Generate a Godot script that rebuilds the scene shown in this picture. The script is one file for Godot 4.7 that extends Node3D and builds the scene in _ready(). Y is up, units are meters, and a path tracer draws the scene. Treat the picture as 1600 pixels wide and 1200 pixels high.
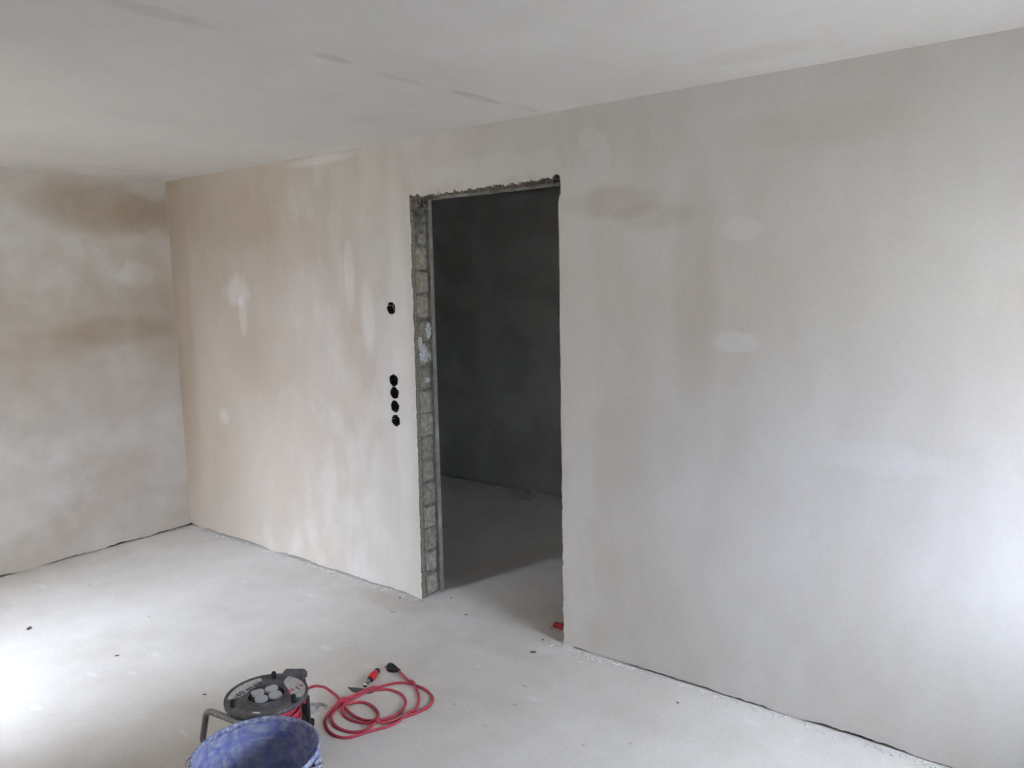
extends Node3D
# A freshly plastered room with a rough doorway. Back wall face lies at z = 0, left wall face at x = 0, y is up.

const ROOM_W := 5.8       # left wall to right wall
const ROOM_D := 3.1       # back wall to front wall
const WIN_RIGHT := [0.26, 1.22, 0.82, 1.65]     # window in the right wall: from, to, sill, head
const WIN_FRONT := [0.75, 1.70, 0.03, 2.3]      # window in the front wall
const ROOM_H := 2.4
const DL := 2.2956        # doorway, left jamb
const DR := 3.2095        # doorway, right jamb
const DH := 2.112         # doorway head
const CORE_A := -0.025    # back of the plaster on this side
const CORE_B := -0.140    # back of the masonry
const FAR := -0.166       # far face of the wall
const HALL_Z := -2.05
const BAFFLE_Z := 6.5
const BAFFLE_TOP := 1.45
const BAFFLE_SIDE_TOP := 2.85

var rng := RandomNumberGenerator.new()
var wob := FastNoiseLite.new()
var M := {}

# ------------------------------------------------------------------ main
func _ready() -> void:
	rng.seed = 77
	wob.seed = 5
	wob.frequency = 1.0
	make_camera()
	make_sky()
	make_materials()
	make_shell()
	make_back_wall()
	make_left_wall()
	make_sockets()
	make_bucket()
	make_reel()
	make_small_things()
	make_debris()

func make_camera() -> void:
	var f := 1213.1447
	var yaw := -0.65759
	var pitch := -0.13062
	var roll := -0.0202
	var fwd := Vector3(sin(yaw) * cos(pitch), sin(pitch), -cos(yaw) * cos(pitch))
	var r := Vector3(cos(yaw), 0, sin(yaw))
	var u := r.cross(fwd)
	var r2 := r * cos(roll) + u * sin(roll)
	var u2 := u * cos(roll) - r * sin(roll)
	var cam := Camera3D.new()
	cam.name = "camera"
	cam.fov = rad_to_deg(2.0 * atan(600.0 / f))
	cam.near = 0.05
	cam.transform = Transform3D(Basis(r2, u2, -fwd), Vector3(5.1333, 1.6818, 2.8512))
	add_child(cam)
	cam.current = true

func make_sky() -> void:
	var sm := ProceduralSkyMaterial.new()
	sm.sky_top_color = Color(0.88, 0.925, 1.0)
	sm.sky_horizon_color = Color(0.56, 0.60, 0.685)
	sm.sky_curve = 0.35
	sm.ground_horizon_color = Color(0.45, 0.45, 0.43)
	sm.ground_bottom_color = Color(0.40, 0.40, 0.38)
	sm.sky_energy_multiplier = 1.0
	var sky := Sky.new()
	sky.sky_material = sm
	var env := Environment.new()
	env.background_mode = Environment.BG_SKY
	env.sky = sky
	env.background_energy_multiplier = 83.0
	env.ambient_light_source = Environment.AMBIENT_SOURCE_SKY
	env.tonemap_mode = Environment.TONE_MAPPER_LINEAR
	env.tonemap_exposure = 1.0
	env.sdfgi_enabled = true
	env.ssao_enabled = true
	env.ssil_enabled = true
	var we := WorldEnvironment.new()
	we.name = "world_environment"
	we.environment = env
	add_child(we)

# ------------------------------------------------------------------ naming and tagging
func tag(o: Node, label: String, category: String, group := "") -> void:
	o.set_meta("label", label)
	o.set_meta("category", category)
	if group != "":
		o.set_meta("group", group)

func structure(o: Node, label := "") -> void:
	o.set_meta("kind", "structure")
	if label != "":
		o.set_meta("label", label)

func base(called: String, at := Vector3.ZERO) -> Node3D:
	var o := Node3D.new()
	o.name = called
	o.position = at
	add_child(o, true)
	return o

func piece(called: String, st: SurfaceTool, mat: Material, parent: Node, smooth := false) -> MeshInstance3D:
	if smooth:
		st.index()
	st.generate_normals()
	var o := MeshInstance3D.new()
	o.name = called
	o.mesh = st.commit()
	o.material_override = mat
	parent.add_child(o, true)
	return o

func tool(smooth := false) -> SurfaceTool:
	var st := SurfaceTool.new()
	st.begin(Mesh.PRIMITIVE_TRIANGLES)
	st.set_smooth_group(0 if smooth else -1)
	return st

# ------------------------------------------------------------------ shapes
# a, b, c (, d) run counter-clockwise seen from outside; Godot's front faces run clockwise
func tri(st: SurfaceTool, a: Vector3, b: Vector3, c: Vector3) -> void:
	st.add_vertex(a); st.add_vertex(c); st.add_vertex(b)

func quad(st: SurfaceTool, a: Vector3, b: Vector3, c: Vector3, d: Vector3) -> void:
	tri(st, a, b, c); tri(st, a, c, d)

func quad_uv(st: SurfaceTool, p: Array, w: Array) -> void:
	for k in [0, 2, 1, 0, 3, 2]:
		st.set_uv(w[k]); st.add_vertex(p[k])

func box(st: SurfaceTool, lo: Vector3, hi: Vector3, bevel := 0.0) -> void:
	var c := (lo + hi) * 0.5
	var h := (hi - lo) * 0.5
	if bevel <= 0.0:
		box_faces(st, c, h, 0.0)
	else:
		box_faces(st, c, h, minf(bevel, minf(h.x, minf(h.y, h.z)) * 0.8))

func box_faces(st: SurfaceTool, c: Vector3, h: Vector3, b: float) -> void:
	var i := h - Vector3(b, b, b)
	for ax in 3:
		for s in [-1.0, 1.0]:
			var n := Vector3.ZERO; n[ax] = s
			var u := Vector3.ZERO; u[(ax + 1) % 3] = 1.0
			var v := Vector3.ZERO; v[(ax + 2) % 3] = s
			var o := c + n * h
			var pu := u * i
			var pv := v * i
			quad(st, o - pu - pv, o + pu - pv, o + pu + pv, o - pu + pv)
	if b <= 0.0:
		return
	for ax in 3:                                   # 12 edge chamfers
		var a1 := (ax + 1) % 3
		var a2 := (ax + 2) % 3
		for s1 in [-1.0, 1.0]:
			for s2 in [-1.0, 1.0]:
				var p := Vector3.ZERO; p[a1] = s1 * h[a1]; p[a2] = s2 * i[a2]
				var q := Vector3.ZERO; q[a1] = s1 * i[a1]; q[a2] = s2 * h[a2]
				var d := Vector3.ZERO; d[ax] = i[ax]
				if s1 * s2 > 0: quad(st, c + p - d, c + q - d, c + q + d, c + p + d) if false else quad(st, c + p + d, c + p - d, c + q - d, c + q + d)
				else: quad(st, c + p - d, c + p + d, c + q + d, c + q - d)
	for sx in [-1.0, 1.0]:                         # 8 corners
		for sy in [-1.0, 1.0]:
			for sz in [-1.0, 1.0]:
				var s := Vector3(sx, sy, sz)
				var a := c + Vector3(h.x, i.y, i.z) * s
				var bb := c + Vector3(i.x, h.y, i.z) * s
				var e := c + Vector3(i.x, i.y, h.z) * s
				if sx * sy * sz > 0: tri(st, a, bb, e)
				else: tri(st, a, e, bb)

# revolve (radius, height) pairs round y; the profile runs so that outside is to its right going up
func lathe(st: SurfaceTool, prof: Array, seg := 48, at := Vector3.ZERO, bs := Basis.IDENTITY, uv_scale := 1.0) -> void:
	var run := 0.0
	for k in prof.size() - 1:
		var p: Vector2 = prof[k]
		var q: Vector2 = prof[k + 1]
		var nxt := run + p.distance_to(q)
		for j in seg:
			var t0 := TAU * j / seg
			var t1 := TAU * (j + 1) / seg
			var a := at + bs * Vector3(p.x * cos(t0), p.y, p.x * sin(t0))
			var b := at + bs * Vector3(p.x * cos(t1), p.y, p.x * sin(t1))
			var c := at + bs * Vector3(q.x * cos(t1), q.y, q.x * sin(t1))
			var d := at + bs * Vector3(q.x * cos(t0), q.y, q.x * sin(t0))
			var ua := Vector2(float(j) / seg * uv_scale, run); var ub := Vector2(float(j + 1) / seg * uv_scale, run)
			var uc := Vector2(float(j + 1) / seg * uv_scale, nxt); var ud := Vector2(float(j) / seg * uv_scale, nxt)
			if p.x > 1e-6:
				for e in [[a, ua], [b, ub], [c, uc]] if q.x > 1e-6 else [[a, ua], [b, ub], [c, uc]]:
					st.set_uv(e[1]); st.add_vertex(e[0])
			if q.x > 1e-6:
				for e in [[a, ua], [c, uc], [d, ud]]:
					st.set_uv(e[1]); st.add_vertex(e[0])
		run = nxt

func tube(st: SurfaceTool, pts: PackedVector3Array, r: float, seg := 10, closed := false) -> void:
	var n := pts.size()
	var rings := []
	var up := Vector3.UP
	for i in n:
		var t: Vector3
		if closed: t = pts[(i + 1) % n] - pts[(i - 1 + n) % n]
		else: t = pts[mini(i + 1, n - 1)] - pts[maxi(i - 1, 0)]
		t = t.normalized()
		if absf(up.dot(t)) > 0.98:
			up = Vector3.RIGHT if absf(t.x) < 0.9 else Vector3.FORWARD
		var side := up.cross(t).normalized()
		up = t.cross(side).normalized()
		var ring := PackedVector3Array()
		for k in seg:
			var a := TAU * k / seg
			ring.append(pts[i] + side * cos(a) * r + up * sin(a) * r)
		rings.append(ring)
	for i in (n if closed else n - 1):
		var p: PackedVector3Array = rings[i]
		var q: PackedVector3Array = rings[(i + 1) % n]
		for k in seg:
			var k2 := (k + 1) % seg
			quad(st, p[k], p[k2], q[k2], q[k])
	if not closed:
		for k in range(1, seg - 1):
			var p: PackedVector3Array = rings[0]
			var q: PackedVector3Array = rings[n - 1]
			tri(st, p[0], p[k + 1], p[k]); tri(st, q[0], q[k], q[k + 1])

# smooth curve through points
func curve(ctrl: Array, step := 0.01, closed := false) -> PackedVector3Array:
	var out := PackedVector3Array()
	var n := ctrl.size()
	for i in (n if closed else n - 1):
		var p0: Vector3 = ctrl[(i - 1 + n) % n] if closed or i > 0 else ctrl[i]
		var p1: Vector3 = ctrl[i]
		var p2: Vector3 = ctrl[(i + 1) % n]
		var p3: Vector3 = ctrl[(i + 2) % n] if closed or i + 2 < n else ctrl[i + 1]
		var m := maxi(2, int(ceil(p1.distance_to(p2) / step)))
		for k in m:
			out.append(p1.cubic_interpolate(p2, p0, p3, float(k) / m))
	if not closed:
		out.append(ctrl[n - 1])
	return out

# straight runs with rounded corners
func bent(ctrl: Array, rad: float, closed := false) -> PackedVector3Array:
	var out := PackedVector3Array()
	var n := ctrl.size()
	for i in n:
		var p: Vector3 = ctrl[i]
		if not closed and (i == 0 or i == n - 1):
			out.append(p)
			continue
		var a: Vector3 = ctrl[(i - 1 + n) % n]
		var b: Vector3 = ctrl[(i + 1) % n]
		var r := minf(rad, minf(p.distance_to(a), p.distance_to(b)) * 0.45)
		var s := p + (a - p).normalized() * r
		var e := p + (b - p).normalized() * r
		for k in 9:
			var t := k / 8.0
			out.append(s.lerp(p, t).lerp(p.lerp(e, t), t))
	return out

func grid(st: SurfaceTool, nu: int, nv: int, f: Callable) -> void:
	for i in nu:
		for j in nv:
			quad(st, f.call(i, j), f.call(i + 1, j), f.call(i + 1, j + 1), f.call(i, j + 1))

# a broken crumb: a jittered icosahedron
func crumb(st: SurfaceTool, at: Vector3, size: Vector3, g: RandomNumberGenerator) -> void:
	var t := (1.0 + sqrt(5.0)) / 2.0
	var vs := [Vector3(-1, t, 0), Vector3(1, t, 0), Vector3(-1, -t, 0), Vector3(1, -t, 0), Vector3(0, -1, t), Vector3(0, 1, t), Vector3(0, -1, -t), Vector3(0, 1, -t), Vector3(t, 0, -1), Vector3(t, 0, 1), Vector3(-t, 0, -1), Vector3(-t, 0, 1)]
	var bs := Basis(Vector3.UP, g.randf() * TAU)
	var ps := []
	for v: Vector3 in vs:
		ps.append(at + bs * (v.normalized() * g.randf_range(0.72, 1.15) * size))
	for f in [[0, 11, 5], [0, 5, 1], [0, 1, 7], [0, 7, 10], [0, 10, 11], [1, 5, 9], [5, 11, 4], [11, 10, 2], [10, 7, 6], [7, 1, 8], [3, 9, 4], [3, 4, 2], [3, 2, 6], [3, 6, 8], [3, 8, 9], [4, 9, 5], [2, 4, 11], [6, 2, 10], [8, 6, 7], [9, 8, 1]]:
		tri(st, ps[f[0]], ps[f[1]], ps[f[2]])

# extrude an outline (x, z counter-clockwise seen from above) between two heights
func slab(st: SurfaceTool, outline: PackedVector2Array, y0: float, y1: float) -> void:
	var idx := Geometry2D.triangulate_polygon(outline)
	var area := 0.0
	for i in outline.size():
		area += outline[i].cross(outline[(i + 1) % outline.size()])
	for k in range(0, idx.size(), 3):
		var a := outline[idx[k]]; var b := outline[idx[k + 1]]; var c := outline[idx[k + 2]]
		if (b - a).cross(c - a) > 0:
			var sw := b; b = c; c = sw
		tri(st, Vector3(a.x, y1, a.y), Vector3(b.x, y1, b.y), Vector3(c.x, y1, c.y))
		tri(st, Vector3(a.x, y0, a.y), Vector3(c.x, y0, c.y), Vector3(b.x, y0, b.y))
	for i in outline.size():
		var p := outline[i]; var q := outline[(i + 1) % outline.size()]
		if area > 0:
			var sw := p; p = q; q = sw
		quad(st, Vector3(p.x, y0, p.y), Vector3(q.x, y0, q.y), Vector3(q.x, y1, q.y), Vector3(p.x, y1, p.y))

# ------------------------------------------------------------------ materials
func plain(c: Color, rough := 0.8, metal := 0.0) -> StandardMaterial3D:
	var m := StandardMaterial3D.new()
	m.albedo_color = c
	m.roughness = rough
	m.metallic = metal
	return m

func mottled(cols: Array, stops: Array, freq: float, size_m: float, sd: int, rough := 0.9, relief := 0.0, world := true) -> StandardMaterial3D:
	var g := Gradient.new()
	g.offsets = PackedFloat32Array(stops)
	g.colors = PackedColorArray(cols)
	var n := FastNoiseLite.new()
	n.seed = sd
	n.noise_type = FastNoiseLite.TYPE_SIMPLEX_SMOOTH
	n.fractal_octaves = 5
	n.frequency = freq
	var t := NoiseTexture2D.new()
	t.width = 256
	t.height = 256
	t.seamless = true
	t.noise = n
	t.color_ramp = g
	var m := StandardMaterial3D.new()
	m.albedo_texture = t
	m.uv1_triplanar = true
	m.uv1_world_triplanar = world
	m.uv1_scale = Vector3.ONE / size_m
	m.roughness = rough
	if relief > 0.0:
		var t2 := NoiseTexture2D.new()
		t2.width = 256
		t2.height = 256
		t2.seamless = true
		t2.noise = n
		t2.as_normal_map = true
		t2.bump_strength = relief
		m.normal_enabled = true
		m.normal_texture = t2
	return m

func noise_bytes(w: int, h: int, freq: float, sd: int, oct: int, warp := false, squash := 1.0) -> PackedByteArray:
	var n := FastNoiseLite.new()
	n.seed = sd
	n.noise_type = FastNoiseLite.TYPE_SIMPLEX_SMOOTH
	n.frequency = freq
	n.fractal_octaves = oct
	if warp:
		n.domain_warp_enabled = true
		n.domain_warp_amplitude = 40.0
		n.domain_warp_frequency = 0.008
	var im := n.get_image(w, maxi(8, int(h * squash)), false, false, false)
	if squash != 1.0:
		im.resize(w, h, Image.INTERPOLATE_CUBIC)
	im.convert(Image.FORMAT_L8)
	return im.get_data()

# one texture for a whole surface, wm by hm metres. Damp plaster is browner, dried plaster paler.
# patches: [u, v, radius u, radius v, amount of damp (+) or dryness (-)]
func surface_texture(wm: float, hm: float, w: int, dry: Color, damp: Color, sd: int, level: float, spread: float, grain: float, patches: Array, squash := 1.0) -> ImageTexture:
	var h := int(round(w * hm / wm))
	var per := w / wm                       # pixels per metre
	var a := noise_bytes(w, h, 1.1 / per, sd, 4, true, squash)
	var b := noise_bytes(w, h, 5.0 / per, sd + 1, 4, false, squash)
	var c := noise_bytes(w, h, 40.0 / per, sd + 2, 2)
	var extra := PackedFloat32Array()
	extra.resize(w * h)
	for p in patches:
		var cx: float = p[0] * per
		var cy: float = (hm - p[1]) * per
		var rx: float = p[2] * per
		var ry: float = p[3] * per
		for y in range(maxi(0, int(cy - ry * 1.3)), mini(h, int(cy + ry * 1.3) + 1)):
			for x in range(maxi(0, int(cx - rx * 1.3)), mini(w, int(cx + rx * 1.3) + 1)):
				var k := y * w + x
				var dx := (x - cx) / rx
				var dy := (y - cy) / ry
				var d := sqrt(dx * dx + dy * dy) + (b[k] - 128) / 255.0 * 0.55
				if d < 1.0:
					var s := 1.0 - d
					extra[k] += p[4] * minf(1.0, s * 2.2)
	var out := PackedByteArray()
	out.resize(w * h * 3)
	var dr := dry.r * 255.0; var dg := dry.g * 255.0; var db := dry.b * 255.0
	var er := (damp.r - dry.r) * 255.0; var eg := (damp.g - dry.g) * 255.0; var eb := (damp.b - dry.b) * 255.0
	for k in w * h:
		var t := clampf(level + (a[k] - 128) * spread / 128.0 + (b[k] - 128) * spread * 0.45 / 128.0 + extra[k], 0.0, 1.25)
		var n := (c[k] - 128) * grain
		out[k * 3] = clampi(int(dr + er * t + n), 0, 255)
		out[k * 3 + 1] = clampi(int(dg + eg * t + n), 0, 255)
		out[k * 3 + 2] = clampi(int(db + eb * t + n), 0, 255)
	var im := Image.create_from_data(w, h, false, Image.FORMAT_RGB8, out)
	return ImageTexture.create_from_image(im)

func textured(t: Texture2D, rough := 0.95) -> StandardMaterial3D:
	var m := StandardMaterial3D.new()
	m.albedo_texture = t
	m.roughness = rough
	return m

func make_materials() -> void:
	var dry := Color8(216, 213, 208)
	var damp := Color8(176, 162, 145)
	# back wall, u = x, v = y
	var pb := [
		[0.70, 2.12, 0.75, 0.24, 0.12], [1.30, 1.95, 0.55, 0.20, 0.10], [0.10, 1.50, 0.16, 1.3, 0.22], [0.75, 1.66, 0.16, 0.12, -0.45], [0.80, 1.52, 0.05, 0.16, -0.35],
		[3.36, 2.27, 0.07, 0.05, -0.35], [3.41, 2.20, 0.06, 0.10, -0.3], [3.46, 2.00, 0.28, 0.08, 0.28], [3.66, 1.93, 0.2, 0.07, 0.2], [4.01, 1.44, 0.10, 0.05, -0.4], [4.02, 1.86, 0.09, 0.05, -0.3],
		[3.84, 1.65, 0.12, 0.55, 0.18], [1.82, 1.74, 0.05, 0.22, -0.3], [1.96, 1.50, 0.06, 0.25, -0.25], [0.51, 0.84, 0.07, 0.06, -0.3], [1.05, 1.25, 0.5, 0.3, 0.12], [1.86, 1.14, 0.2, 0.35, 0.12],
		[1.62, 2.37, 0.35, 0.03, -0.3], [2.2, 1.2, 0.09, 1.2, -0.2], [3.3, 1.2, 0.12, 1.2, -0.18], [2.8, 2.2, 0.5, 0.08, -0.15], [4.45, 1.05, 0.35, 0.06, -0.12], [3.6, 1.0, 0.3, 0.25, 0.1], [4.3, 2.2, 0.4, 0.1, 0.12]]
	pb.append([0.2, 1.4, 2.6, 3.2, 0.40])
	pb.append([0.0, 1.4, 1.9, 3.0, 0.25])
	M.wall_back = textured(surface_texture(ROOM_W, ROOM_H, 1200, dry, damp, 11, 0.12, 0.20, 0.02, pb, 0.55))
	# left wall, u = distance towards the room's front from the corner is 3.4 - u
	var L := ROOM_D
	var pl := [
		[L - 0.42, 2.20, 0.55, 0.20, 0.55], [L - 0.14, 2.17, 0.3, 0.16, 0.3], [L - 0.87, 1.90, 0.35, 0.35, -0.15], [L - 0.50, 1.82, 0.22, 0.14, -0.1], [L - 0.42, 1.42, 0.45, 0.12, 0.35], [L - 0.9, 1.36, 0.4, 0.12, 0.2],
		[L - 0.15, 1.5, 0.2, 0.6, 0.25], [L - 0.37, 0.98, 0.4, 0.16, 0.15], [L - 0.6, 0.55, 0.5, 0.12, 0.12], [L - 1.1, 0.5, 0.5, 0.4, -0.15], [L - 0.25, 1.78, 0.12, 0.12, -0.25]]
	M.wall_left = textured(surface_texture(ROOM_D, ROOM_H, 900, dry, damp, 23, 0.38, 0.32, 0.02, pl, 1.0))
	M.ceiling = textured(surface_texture(ROOM_W, ROOM_D, 900, Color8(240, 238, 235), Color8(212, 206, 199), 31, 0.18, 0.16, 0.02, [
		[3.11, ROOM_D - 1.13, 0.03, 0.10, 0.5], [3.09, ROOM_D - 0.8, 0.025, 0.16, 0.3], [3.11, ROOM_D - 0.42, 0.035, 0.22, 0.5], [3.14, ROOM_D - 0.12, 0.03, 0.12, 0.3], [0.34, ROOM_D - 0.35, 0.02, 0.5, 0.4],
		[3.1, ROOM_D - 1.7, 0.05, 0.22, 0.3], [4.16, ROOM_D - 0.26, 0.22, 0.12, 0.25], [2.5, ROOM_D - 0.44, 0.12, 0.1, 0.15], [3.22, ROOM_D - 0.9, 0.15, 0.4, 0.1]]))
	var pf := []
	var g := RandomNumberGenerator.new()
	g.seed = 9
	for k in 90:                            # pale scuffs of plaster dust
		pf.append([g.randf_range(0.3, 5.2), g.randf_range(2.2, 4.4), g.randf_range(0.01, 0.05), g.randf_range(0.006, 0.02), g.randf_range(-0.28, -0.1)])
	for k in 40:                            # small dark marks
		pf.append([g.randf_range(0.3, 4.6), g.randf_range(2.1, 4.4), g.randf_range(0.006, 0.02), g.randf_range(0.005, 0.01), g.randf_range(0.4, 0.8)])
	pf.append([2.8, 2.4, 0.5, 0.12, -0.15])
	pf.append([2.2, 2.40, 0.35, 0.12, 0.30])   # brownish grime by the doorway
	pf.append([2.78, 3.92, 0.45, 0.38, 0.35])  # the bucket's soft shade, painted into the floor as a brown patch
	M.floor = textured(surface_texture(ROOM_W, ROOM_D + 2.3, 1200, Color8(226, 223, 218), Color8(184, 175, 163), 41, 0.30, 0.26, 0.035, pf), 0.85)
	M.plaster = mottled([Color8(176, 166, 155), Color8(203, 198, 191)], [0.3, 0.7], 0.012, 1.6, 3, 0.95)
	M.hall = mottled([Color8(196, 196, 190), Color8(210, 210, 204)], [0.3, 0.7], 0.012, 1.8, 4, 0.95)
	M.lining = mottled([Color8(146, 144, 136), Color8(172, 170, 162)], [0.3, 0.7], 0.02, 0.5, 5, 0.95, 3.0)
	M.cut_edge = mottled([Color8(112, 109, 99), Color8(160, 156, 144)], [0.25, 0.75], 0.04, 0.12, 20, 1.0, 6.0)
	M.mortar = mottled([Color8(92, 90, 80), Color8(138, 134, 122)], [0.25, 0.75], 0.03, 0.35, 6, 1.0, 8.0)
	M.rubble = mottled([Color8(84, 78, 70), Color8(140, 130, 118)], [0.25, 0.75], 0.05, 0.15, 7, 1.0, 8.0)
	M.bricks = []
	for k in 4:
		var v: float = [0.0, 8.0, -9.0, 4.0][k]
		M.bricks.append(mottled([Color8(int(134 + v), int(130 + v), int(115 + v)), Color8(int(168 + v), int(163 + v), int(148 + v))], [0.25, 0.75], 0.03, 0.3, 60 + k, 1.0, 5.0))
	M.patch = mottled([Color8(190, 192, 190), Color8(214, 216, 214)], [0.3, 0.7], 0.03, 0.2, 8, 0.95, 3.0)
	M.black = plain(Color8(22, 22, 23), 0.6)
	M.socket = plain(Color8(11, 11, 11), 0.95)
	M.rubber = plain(Color8(20, 21, 24), 0.55)
	M.grey_plastic = mottled([Color8(66, 68, 70), Color8(82, 84, 86), Color8(116, 117, 118)], [0.25, 0.66, 0.92], 0.015, 0.16, 12, 0.42, 0.0, false)
	M.lid = plain(Color8(178, 179, 182), 0.5)
	M.sticker = mottled([Color8(165, 166, 166), Color8(196, 196, 194)], [0.3, 0.7], 0.03, 0.12, 13, 0.5, 0.0, false)
	M.ink = plain(Color8(34, 35, 38), 0.6)
	M.red_ink = plain(Color8(176, 40, 66), 0.6)
	M.cord = mottled([Color8(172, 46, 66), Color8(184, 62, 78), Color8(172, 104, 110)], [0.3, 0.65, 0.95], 0.04, 0.2, 14, 0.6)
	M.steel = mottled([Color8(112, 114, 112), Color8(146, 148, 146)], [0.3, 0.7], 0.03, 0.1, 15, 0.45)
	M.chrome = plain(Color8(205, 207, 210), 0.18, 1.0)
	M.bucket = mottled([Color8(92, 98, 176), Color8(124, 132, 180), Color8(152, 158, 186), Color8(184, 187, 194)], [0.22, 0.45, 0.66, 0.9], 0.02, 0.28, 16, 0.75, 1.5)
	M.bucket_inside = mottled([Color8(112, 118, 180), Color8(136, 143, 186), Color8(160, 165, 190), Color8(184, 187, 196)], [0.2, 0.42, 0.62, 0.85], 0.02, 0.21, 22, 0.8, 1.5)
	M.bucket_rim = mottled([Color8(92, 102, 172), Color8(150, 158, 182), Color8(205, 207, 208)], [0.25, 0.5, 0.75], 0.03, 0.15, 17, 0.75)
	M.red = plain(Color8(205, 28, 42), 0.4)
	M.dark_red = plain(Color8(150, 20, 32), 0.5)
	M.pale = plain(Color8(196, 176, 140), 0.6)
	M.blade = plain(Color8(70, 74, 68), 0.5, 0.3)
	M.crumbs = mottled([Color8(196, 193, 186), Color8(232, 230, 226)], [0.25, 0.5], 0.06, 0.1, 18, 1.0)
	M.chip = plain(Color8(92, 86, 78), 0.9)
	M.film = plain(Color8(205, 206, 210), 0.25)
	M.film.transparency = BaseMaterial3D.TRANSPARENCY_ALPHA
	M.film.albedo_color.a = 0.28
	M.film.cull_mode = BaseMaterial3D.CULL_DISABLED
	M.frame = plain(Color8(225, 226, 226), 0.4)
	M.glass = plain(Color(1, 1, 1, 0.06), 0.02)
	M.glass.transparency = BaseMaterial3D.TRANSPARENCY_ALPHA
	M.baffle = mottled([Color8(180, 168, 148), Color8(202, 190, 172)], [0.3, 0.7], 0.02, 2.0, 21, 1.0)  # walls added outside to shape the light; warm tone bounces beige indoors
	M.soil = mottled([Color8(172, 166, 156), Color8(192, 186, 176)], [0.3, 0.7], 0.02, 3.0, 19, 1.0)

# ------------------------------------------------------------------ the shell
func make_shell() -> void:
	# floor: one screed slab running through the doorway into the hall
	var z0 := -2.3
	var st := tool()
	quad_uv(st, [Vector3(0, 0, ROOM_D), Vector3(ROOM_W, 0, ROOM_D), Vector3(ROOM_W, 0, z0), Vector3(0, 0, z0)], [Vector2(0, 0), Vector2(1, 0), Vector2(1, 1), Vector2(0, 1)])
	quad_uv(st, [Vector3(-0.4, 0, 3.8), Vector3(ROOM_W + 0.6, 0, 3.8), Vector3(ROOM_W + 0.6, 0, ROOM_D), Vector3(-0.4, 0, ROOM_D)], [Vector2(0, 0), Vector2(1, 0), Vector2(1, 0.01), Vector2(0, 0.01)])
	quad_uv(st, [Vector3(-0.4, 0, ROOM_D), Vector3(0, 0, ROOM_D), Vector3(0, 0, z0), Vector3(-0.4, 0, z0)], [Vector2(0, 0), Vector2(0.01, 0), Vector2(0.01, 1), Vector2(0, 1)])
	quad_uv(st, [Vector3(ROOM_W, 0, ROOM_D), Vector3(ROOM_W + 0.6, 0, ROOM_D), Vector3(ROOM_W + 0.6, 0, z0), Vector3(ROOM_W, 0, z0)], [Vector2(0.99, 0), Vector2(1, 0), Vector2(1, 1), Vector2(0.99, 1)])
	box(st, Vector3(-0.4, -0.25, z0), Vector3(ROOM_W + 0.6, -0.0005, 3.8))
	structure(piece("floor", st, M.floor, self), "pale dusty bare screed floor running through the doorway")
	st = tool()
	quad_uv(st, [Vector3(0, ROOM_H, 0), Vector3(ROOM_W, ROOM_H, 0), Vector3(ROOM_W, ROOM_H, ROOM_D), Vector3(0, ROOM_H, ROOM_D)], [Vector2(0, 0), Vector2(1, 0), Vector2(1, 1), Vector2(0, 1)])
	box(st, Vector3(-0.4, ROOM_H + 0.0005, z0), Vector3(ROOM_W + 0.6, ROOM_H + 0.25, 3.8))
	structure(piece("ceiling", st, M.ceiling, self), "smooth pale plastered ceiling with faint slab joints")
	# right wall and front wall, each with its opening
	wall_with_opening("wall_right", Vector3(ROOM_W, 0, 0), Vector3(0, 0, 1), Vector3(1, 0, 0), ROOM_D, WIN_RIGHT[0], WIN_RIGHT[1], WIN_RIGHT[2], WIN_RIGHT[3], "window_1", -FAR, 0.0)
	wall_with_opening("wall_front", Vector3(0, 0, ROOM_D), Vector3(1, 0, 0), Vector3(0, 0, 1), ROOM_W, WIN_FRONT[0], WIN_FRONT[1], WIN_FRONT[2], WIN_FRONT[3], "window_2", 0.4, 0.6)
	# hall beyond the doorway
	st = tool()
	box(st, Vector3(-0.4, 0.006, HALL_Z - 0.02), Vector3(ROOM_W + 0.6, ROOM_H, HALL_Z))
	box(st, Vector3(-0.4, 0.0, HALL_Z - 0.24), Vector3(ROOM_W + 0.6, ROOM_H, HALL_Z - 0.02))
	structure(piece("wall_hall_back", st, M.hall, self), "dim plastered wall of the room beyond the doorway")
	st = tool()
	box(st, Vector3(-0.4, 0, HALL_Z), Vector3(-0.2, ROOM_H, FAR))
	structure(piece("wall_hall_left", st, M.hall, self))
	wall_with_opening("wall_hall_right", Vector3(4.2, 0, HALL_Z), Vector3(0, 0, 1), Vector3(1, 0, 0), FAR - HALL_Z, 0.6, 1.0, 1.02, 1.46, "added_window_3", 0.0, 0.0)  # small unseen window added to brighten the dim hall
	# ground outside
	st = tool()
	quad(st, Vector3(-60, -0.25, 60), Vector3(60, -0.25, 60), Vector3(60, -0.25, -60), Vector3(-60, -0.25, -60))
	structure(piece("ground", st, M.soil, self), "bare earth round the building")
	# unseen baffle added to narrow the front window's light: flanks and an end wall
	st = tool()
	box(st, Vector3(0.25, -0.25, 3.6), Vector3(0.62, BAFFLE_SIDE_TOP, BAFFLE_Z))
	box(st, Vector3(1.78, -0.25, 3.6), Vector3(2.15, BAFFLE_SIDE_TOP, BAFFLE_Z))
	box(st, Vector3(0.25, -0.25, BAFFLE_Z), Vector3(2.15, BAFFLE_TOP, BAFFLE_Z + 0.25))
	structure(piece("wall_light_baffle", st, M.baffle, self), "unseen pale walls added outside to narrow the daylight through the front window")

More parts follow.
